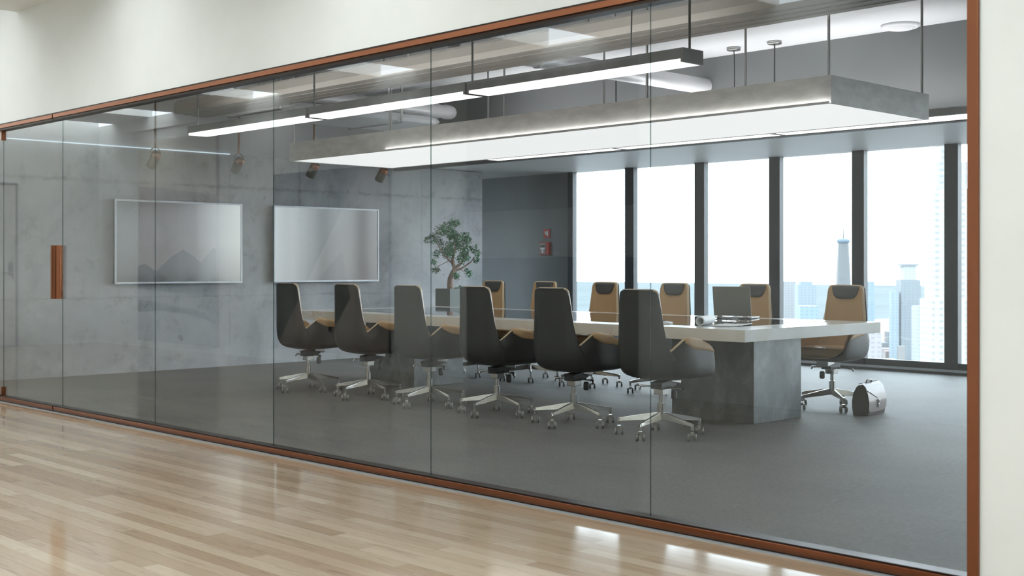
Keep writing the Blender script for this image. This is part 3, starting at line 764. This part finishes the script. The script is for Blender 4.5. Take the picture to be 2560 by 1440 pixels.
t = thing('rolled_paper', 'white rolled sheet of paper lying near the marble edge', 'paper roll', (a0.x, a0.y, TZ + .0345), math.atan2(dr.y, dr.x))
L = dr.length
MB().lathe([(.0345, 0), (.0345, L), (.027, L), (.027, 0), (.0345, 0)], n=28, axis='x').build('roll', M['white'], t)
t = thing('magazine', 'thin white magazine under the spectacles', 'magazine', (-5.66, 3.38, zt), math.radians(22))
n = 12; rows = []
for j in range(2):
    rows.append([(-.12 + .24 * i / n, -.19 + .38 * j, .005 + .010 * max(0, (i / n - .7)) ** 1.2 * 3) for i in range(n + 1)])
mb = MB().grid(rows); mb.grid([[(p[0], p[1], p[2] - .005) for p in r] for r in rows])
mb.grid([[rows[0][i] for i in range(n + 1)], [(p[0], p[1], p[2] - .005) for p in rows[0]]]); mb.grid([[p for p in rows[1]], [(p[0], p[1], p[2] - .005) for p in rows[1]]])
mb.grid([[rows[0][0], rows[1][0]], [(rows[0][0][0], rows[0][0][1], 0), (rows[1][0][0], rows[1][0][1], 0)]]); mb.grid([[rows[0][n], rows[1][n]], [(rows[0][n][0], rows[0][n][1], rows[0][n][2] - .005), (rows[1][n][0], rows[1][n][1], rows[1][n][2] - .005)]])
mb.build('pages', M['white'], t)
t = thing('spectacles', 'thin rimmed spectacles lying folded on the magazine', 'glasses', (-5.70, 3.40, zt + .011), math.atan2(.14, .135)); t.scale = (1.2, 1.2, 1.2)
for sx in (-1, 1):
    rim = [(sx * .044 + .031 * math.cos(q), -.004 - .002 * math.cos(q), .024 + .024 * math.sin(q)) for q in [2 * PI * i / 20 for i in range(21)]]
    MB().tube(rim, .0013, 6).build('rim', M['black'], t)
    MB().add([(p[0], p[1], p[2]) for p in rim[:20]] + [(p[0], p[1] + .0012, p[2]) for p in rim[:20]], [tuple(range(20)), tuple(range(39, 19, -1))] + [(i, (i + 1) % 20, 20 + (i + 1) % 20, 20 + i) for i in range(20)]).build('lens', M['lens'], t)
    MB().tube([(sx * .075, -.004, .028), (sx * .077, .03, .026), (sx * .03, .06, .008), (-sx * .04, .068, .003)], .0016, 6).build('temple', M['black'], t)
MB().tube([(-.014, -.004, .030), (0, -.006, .034), (.014, -.004, .030)], .0014, 6).build('bridge', M['black'], t)
t = thing('calculator', 'small white desk calculator behind the right end chair', 'calculator', (-6.16, 3.20, zt), math.radians(-62))
MB().prism([(-.045, 0), (.045, 0), (.045, .012), (-.045, .022)], -.075, .075, 'x').build('body', M['whiteplastic'], t, bevel=.002)
MB().obox((0, -.022, .0205), (.06, 0, 0), (0, .012, -.0013), (0, .0001, .0012)).build('display', M['inlay'], t)
kb = MB()
for i in range(6):
    for j in range(3): kb.obox((-.055 + i * .022, .002 + j * .014, .0172 - j * .0016), (.008, 0, 0), (0, .005, -.0005), (0, .0001, .0018))
kb.build('keypad', M['alu'], t)

# ------------------------------------------------------------------ briefcase
t = thing('briefcase', 'taupe leather briefcase with dark gusset standing on the carpet', 'briefcase', (-5.30, 4.80, 0), math.radians(8))
prof = [(-.062, 0), (.062, 0), (.072, .06), (.074, .11), (.062, .18), (.035, .232), (.014, .25), (-.014, .25), (-.035, .232), (-.062, .18), (-.074, .11), (-.072, .06)]
mb = MB()
rows = []
for yy, sc in ((-.188, .90), (-.182, 1.0), (-.17, .97), (-.16, 1.0), (0, 1.02), (.16, 1.0), (.17, .97), (.182, 1.0), (.188, .90)):
    rows.append([(u * sc, yy, w_ * (1 if sc >= .95 else .98)) for u, w_ in prof])
mb.grid(rows, closed=True, smooth=False); mb.add(rows[0], [tuple(range(12))]); mb.add(rows[-1], [tuple(range(12))[::-1]])
mb.build('body', M['bagside'], t, bevel=.004)
def flap_surface(depth_of, off_, x_from):
    path = [Vector((u, 0, w_)) for u, w_ in ((-.014, .25), (.014, .25), (.035, .232), (.062, .18), (.074, .11), (.072, .06), (.064, .012))]
    segs = [0]
    for i in range(1, len(path)): segs.append(segs[-1] + (path[i] - path[i - 1]).length)
    def at(d):
        for i in range(1, len(path)):
            if d <= segs[i] or i == len(path) - 1:
                f = (d - segs[i - 1]) / (segs[i] - segs[i - 1]); p = path[i - 1].lerp(path[i], f); tn = (path[i] - path[i - 1]).normalized()
                return p + Vector((tn.z * -1, 0, tn.x)) * off_
    rows = []
    n = 20
    for i in range(n + 1):
        u = -1 + 2 * i / n; d0, d1 = depth_of(u); row = []
        for j in range(13):
            p = at(d0 + (d1 - d0) * j / 12); row.append((p.x, u * .186, p.z))
        rows.append(row)
    return rows
def sheet(rows, th, name, m, parent):
    rows2 = [[(x - th, y, z) for x, y, z in r] for r in rows]
    mb = MB().grid(rows).grid(rows2)
    edge = rows[0] + [r[-1] for r in rows][1:] + rows[-1][::-1][1:] + [r[0] for r in rows][::-1][1:]
    mb.grid([edge, [(x - th, y, z) for x, y, z in edge]]); return mb.build(name, m, parent)
sheet(flap_surface(lambda u: (.0, .085 + .075 * (1 - abs(u)) ** .85), .010, 0), .006, 'flap', M['bagflap'], t)
sheet(flap_surface(lambda u: (.075, .268 - .03 * abs(u) ** 8), .004, 0), .004, 'front_panel', M['bagflap'], t)
MB().box(.082, .094, -.014, .014, .098, .128).box(.076, .088, -.010, .010, .06, .095).build('clasp', M['chrome'], t, bevel=.003)
MB().tube([(0, -.055, .25), (0, -.055, .266), (0, -.045, .277), (0, 0, .281), (0, .045, .277), (0, .055, .266), (0, .055, .25)], .008, 10).build('handle', M['bagflap'], t)
MB().box(-.008, .008, -.1, -.08, .255, .262).box(-.008, .008, -.062, -.044, .255, .262).box(-.008, .008, .044, .062, .255, .262).box(-.008, .008, .08, .1, .255, .262).build('buckle', M['black'], t)

# ------------------------------------------------------------------ plant
t = thing('bonsai_tree', 'bonsai tree with a bent trunk in a tall grey planter', 'plant', (-12.6, 6.607, 0))
mb = MB().box(-.15, .15, -.15, -.13, 0, .92).box(-.15, .15, .13, .15, 0, .92).box(-.15, -.13, -.13, .13, 0, .92).box(.13, .15, -.13, .13, 0, .92).box(-.13, .13, -.13, .13, 0, .05)
mb.build('planter', M['pot'], t)
MB().box(-.13, .13, -.13, .13, .05, .90).build('soil', M['soil'], t)
def P(u, z, d=0):          # u to the right as seen from the glass side, d away
    return Vector((u * .70 - d * .7, u * .71 + d * .7, z))
tr = MB()
tr.tube([P(.0, .88), P(-.015, .96), P(-.012, 1.05), P(.02, 1.13), P(.05, 1.19), P(.03, 1.25), P(.02, 1.32), P(.05, 1.42), P(.06, 1.55)], [.05, .042, .036, .034, .030, .026, .02, .015, .007], 12)
tr.tube([P(.045, 1.18), P(.10, 1.23), P(.15, 1.27), P(.2, 1.36), P(.19, 1.45)], [.026, .022, .016, .011, .005], 10)
tr.tube([P(.05, 1.16), P(.13, 1.185), P(.20, 1.23), P(.27, 1.28), P(.33, 1.36)], [.016, .013, .011, .009, .004], 8)
tr.tube([P(.03, 1.25), P(-.03, 1.31), P(-.10, 1.38), P(-.2, 1.55)], [.016, .013, .01, .005], 8)
tr.tube([P(-.02, 1.3), P(-.08, 1.27), P(-.18, 1.22), P(-.24, 1.24)], [.006, .005, .004, .003], 6)
tr.tube([P(.02, 1.07), P(.05, 1.05), P(.08, 1.10)], [.006, .005, .003], 6)
tr.tube([P(.12, 1.19), P(.18, 1.14), P(.2, 1.12)], [.006, .004, .003], 6)
tr.tube([P(-.16, 1.23), P(-.2, 1.16), P(-.22, 1.15)], [.004, .004, .003], 6)
tr.build('trunk', M['bark'], t)
clumps = [(.06, 1.82, .06), (.0, 1.84, .05), (-.06, 1.76, .08), (-.14, 1.72, .08), (-.02, 1.70, .09), (.05, 1.66, .06), (-.25, 1.62, .07), (-.17, 1.57, .06), (.03, 1.60, .07), (.12, 1.60, .08),
          (.19, 1.64, .07), (.235, 1.59, .06), (.15, 1.51, .07), (.05, 1.51, .08), (-.05, 1.50, .08), (-.09, 1.43, .08), (.0, 1.42, .07), (.20, 1.47, .07), (.17, 1.41, .06), (.14, 1.34, .07),
          (.21, 1.36, .05), (.30, 1.48, .06), (.36, 1.42, .05), (.335, 1.33, .045), (-.19, 1.41, .055), (-.25, 1.30, .04), (-.2, 1.19, .045), (-.25, 1.185, .03), (.24, 1.14, .05), (.20, 1.19, .03), (.075, 1.12, .055), (-.32, 1.60, .04), (.07, .92, .04), (.12, .95, .03)]
fb = MB(); rnd = random.Random(3)
for u, z, r in clumps:
    r *= 1.15
    c = P(u, z - .02, rnd.uniform(-.12, .12))
    for _ in range(int(90 * (r / .07) ** 2) + 10):
        d_ = Vector((rnd.gauss(0, 1), rnd.gauss(0, 1), rnd.gauss(0, 1))).normalized()
        p = c + d_ * r * rnd.uniform(.45, 1.0) * Vector((1, 1, .85)).length / 1.65
        a_ = Vector((rnd.gauss(0, 1), rnd.gauss(0, 1), rnd.gauss(0, .6))).normalized(); b_ = a_.cross(d_)
        if b_.length < .1: continue
        b_.normalize(); sz = rnd.uniform(.011, .019)
        m_ = d_ * sz * .35
        fb.add([p - a_ * sz, p + b_ * sz * .55 + m_, p + a_ * sz, p - b_ * sz * .55 + m_, p - a_ * sz * .2], [(0, 1, 2, 4), (0, 4, 2, 3)])
o = fb.build('foliage', M['leaf'], t, normals=False); o['kind'] = 'stuff'

# ------------------------------------------------------------------ fire alarm on the dark wall
t = thing('alarm_sign', 'small red alarm sign above the call point on the dark wall', 'sign', (-12.92, YW, 1.645))
MB().box(-.065, .065, -.012, 0, 0, .13).build('plate', M['red'], t)
MB().box(.0, .03, -.014, -.012, .035, .10).box(-.035, -.012, -.014, -.012, .05, .10).build('pictogram', M['white'], t)
t = thing('alarm_call_point', 'red fire alarm box below the small red sign', 'alarm', (-12.93, YW, 1.393))
MB().box(-.10, .09, -.05, 0, 0, .19).build('body', M['red'], t, bevel=.004)
MB().box(-.09, .03, -.054, -.05, .012, .178).build('cover', mat('alarm_grey', (.30, .22, .21), .4), t)
MB().box(-.075, .015, -.058, -.054, .085, .105).box(-.045, -.015, -.058, -.054, .03, .085).build('pull_bar', M['whiteplastic'], t)
MB().box(-.07, .01, -.058, -.054, .118, .14).build('label_strip', M['black'], t)

# ------------------------------------------------------------------ city outside
GZ = -240
struct('ground_city', MB().box(-9000, 3000, 300, 12000, GZ - 5, GZ), M['land'], 'hazy pale city ground far below the windows', 'ground')
MB_ = MB().box(-14500, -2900, 3300, 14500, GZ - 2, GZ + .5)
struct('water_bay', MB_, M['sea'], 'pale strip of open water on the horizon', 'water')
ROT = math.radians(44.1)
def building(name, label, x, y, w_, d_, z1, c, tops=(), z0=GZ):
    t = thing(name, label, 'building', (x, y, z0), ROT)
    o = MB().box(-w_ / 2, w_ / 2, 0, d_, 0, z1 - z0).build('block', M['facade'], t); o.color = (*[q * .33 for q in c], 1)
    for nm, ww, dd, za, zb, cc in tops:
        o = MB().box(-ww / 2, ww / 2, d_ / 2 - dd / 2, d_ / 2 + dd / 2, za - z0, zb - z0).build(nm, M['facade'], t); o.color = (*[q * .33 for q in cc], 1)
    return t
bl, wh, gy = (.46, .52, .56), (.86, .82, .77), (.60, .62, .64)
# tapering tower with a mast
t = thing('spire_tower', 'slender tapering tower with a mast, half behind a window post', 'building', (-2232, 3727, GZ), ROT)
rows = []
for z, hw, ch in ((GZ, 29, 1), (80, 17, 8)):
    rows.append([(-hw + ch, -hw, z - GZ), (hw - ch, -hw, z - GZ), (hw, -hw + ch, z - GZ), (hw, hw - ch, z - GZ), (hw - ch, hw, z - GZ), (-hw + ch, hw, z - GZ), (-hw, hw - ch, z - GZ), (-hw, -hw + ch, z - GZ)])
mb = MB().grid(rows, closed=True, smooth=False); mb.add(rows[1], [tuple(range(8))]); o = mb.build('shaft', M['facade'], t); o.color = (.105, .112, .115, 1)
o = MB().lathe([(15, 318), (22, 322), (23, 330), (17, 336), (0, 337)], n=20).build('ring', M['facade'], t); o.color = (0.095, 0.130, 0.167, 1)
o = MB().lathe([(3, 336), (2, 374), (0, 376)], n=8).build('mast', M['facade'], t); o.color = (.05, .06, .07, 1)
building('setback_tower', 'tall pale stepped stone tower at the right edge of the windows', -563, 1139, 42, 40, -31, wh,
         [('middle_tier', 35, 34, -31, 77, wh), ('upper_tier', 30, 28, 77, 103, (.80, .79, .77)), ('crown', 18, 18, 103, 240, (.78, .76, .74))])
building('glass_tower', 'blue glass tower with a flat cap left of the stepped tower', -1283, 2408, 41, 40, -27, bl, [('top', 27, 30, -27, 2, (.76, .81, .83)), ('cap', 36, 34, 2, 7, (.45, .50, .54))])
building('office_tower', 'pale slab tower at the left of the central cluster', -1684, 2568, 29, 30, -35, gy)
building('office_tower', 'wide blue grey slab tower beside the pale slab', -1545, 2424, 40, 40, -40, (.54, .64, .70), [('shoulder', 28, 30, -40, -33, (.54, .64, .70))])
building('office_tower', 'narrow blue tower just right of the window post', -1291, 2255, 19, 25, -29, (.48, .62, .74))
building('office_tower', 'small blue tower between the narrow tower and the glass tower', -1306, 2383, 15, 18, -51, (.58, .70, .78))
building('office_tower', 'low blue block in front of the wide slab', -1101, 1733, 29, 30, -63, (.50, .66, .78))
building('office_tower', 'low pale block left of the stepped tower', -974, 1864, 20, 25, -63, (.72, .76, .79))
building('office_tower', 'pinkish block under the narrow blue tower', -860, 1500, 32, 30, -88, (.74, .70, .71))
building('office_tower', 'pale lilac block left under the cluster', -1240, 1830, 38, 30, -75, (.70, .71, .76))
mb = MB(); rnd = random.Random(11)
for i in range(900):
    D = rnd.uniform(800, 3600); lat = rnd.uniform(.17, .42) if rnd.random() < .8 else rnd.uniform(.08, .2)
    d_ = (-.718 + .696 * lat, .696 + .718 * lat); x, y = d_[0] * D, d_[1] * D
    ww = rnd.uniform(8, 26); dd = rnd.uniform(8, 26); hh = rnd.uniform(12, 62) * (1.4 if rnd.random() < .12 else 1)
    c, s_ = math.cos(ROT), math.sin(ROT)
    mb.obox((x, y, GZ + hh / 2), (c * ww / 2, s_ * ww / 2, 0), (-s_ * dd / 2, c * dd / 2, 0), (0, 0, hh / 2), rnd.randrange(5))
lows = [mat('lowrise_%s' % n_, tuple(q * .25 for q in c_), .85, var=.05, sc=.02) for n_, c_ in (('white', (.90, .87, .83)), ('blue', (.58, .63, .66)), ('pink', (.82, .70, .66)), ('grey', (.70, .69, .68)), ('slate', (.46, .49, .52)))]
o = mb.build('lowrise_city', lows); tag(o, 'blurred carpet of low pale city blocks below the towers', 'city', kind='stuff')

# ------------------------------------------------------------------ sky, camera, view
W = bpy.data.worlds.new('sky'); S.world = W; W.use_nodes = True
nt = W.node_tree; nt.nodes.clear()
tc = N(nt, 'ShaderNodeTexCoord'); sx = N(nt, 'ShaderNodeSeparateXYZ'); nt.links.new(tc.outputs['Generated'], sx.inputs[0])
cl = ntex(nt, tc.outputs['Generated'], 3, 5)
z = math_(nt, 'ADD', sx.outputs[2], math_(nt, 'MULTIPLY_ADD', cl, .02, -.01))
col = ramp(nt, math_(nt, 'MULTIPLY_ADD', z, .5, .5), [(0, (.08, .09, .10)), (.478, (.1, .11, .12)), (.486, (.60, .64, .66)), (.503, (.80, .84, .86)), (.53, (.78, .89, .98)), (1, (.72, .87, 1.0))])
bg = N(nt, 'ShaderNodeBackground'); nt.links.new(col, bg.inputs['Color']); bg.inputs['Strength'].default_value = 9
wo = N(nt, 'ShaderNodeOutputWorld'); nt.links.new(bg.outputs[0], wo.inputs['Surface'])

cam = bpy.data.cameras.new('camera'); co = bpy.data.objects.new('camera', cam); COL.objects.link(co)
f, CX = 3092.0, 1280.0
th = math.atan2(1280 + 1718, f)                       # angle from the view axis to the -X direction
co.location = (0, -4.46, 1.22)
co.rotation_euler = (PI / 2, 0, PI / 2 - th)
cam.sensor_width = 36; cam.lens = f / 2560 * 36
cam.shift_y = -(720 - 666) / 2560
cam.clip_start = .05; cam.clip_end = 60000
cam.dof.use_dof = True; cam.dof.focus_distance = 9.6; cam.dof.aperture_fstop = 4.2
S.camera = co
S.view_settings.view_transform = 'Standard'; S.view_settings.look = 'None'
S.view_settings.exposure = 0; S.view_settings.gamma = 1; S.view_settings.use_curve_mapping = False
cy = S.cycles
cy.use_denoising = True
cy.max_bounces = 9; cy.diffuse_bounces = 4; cy.glossy_bounces = 4; cy.transparent_max_bounces = 20
cy.caustics_reflective = False; cy.caustics_refractive = False; cy.sample_clamp_indirect = 6
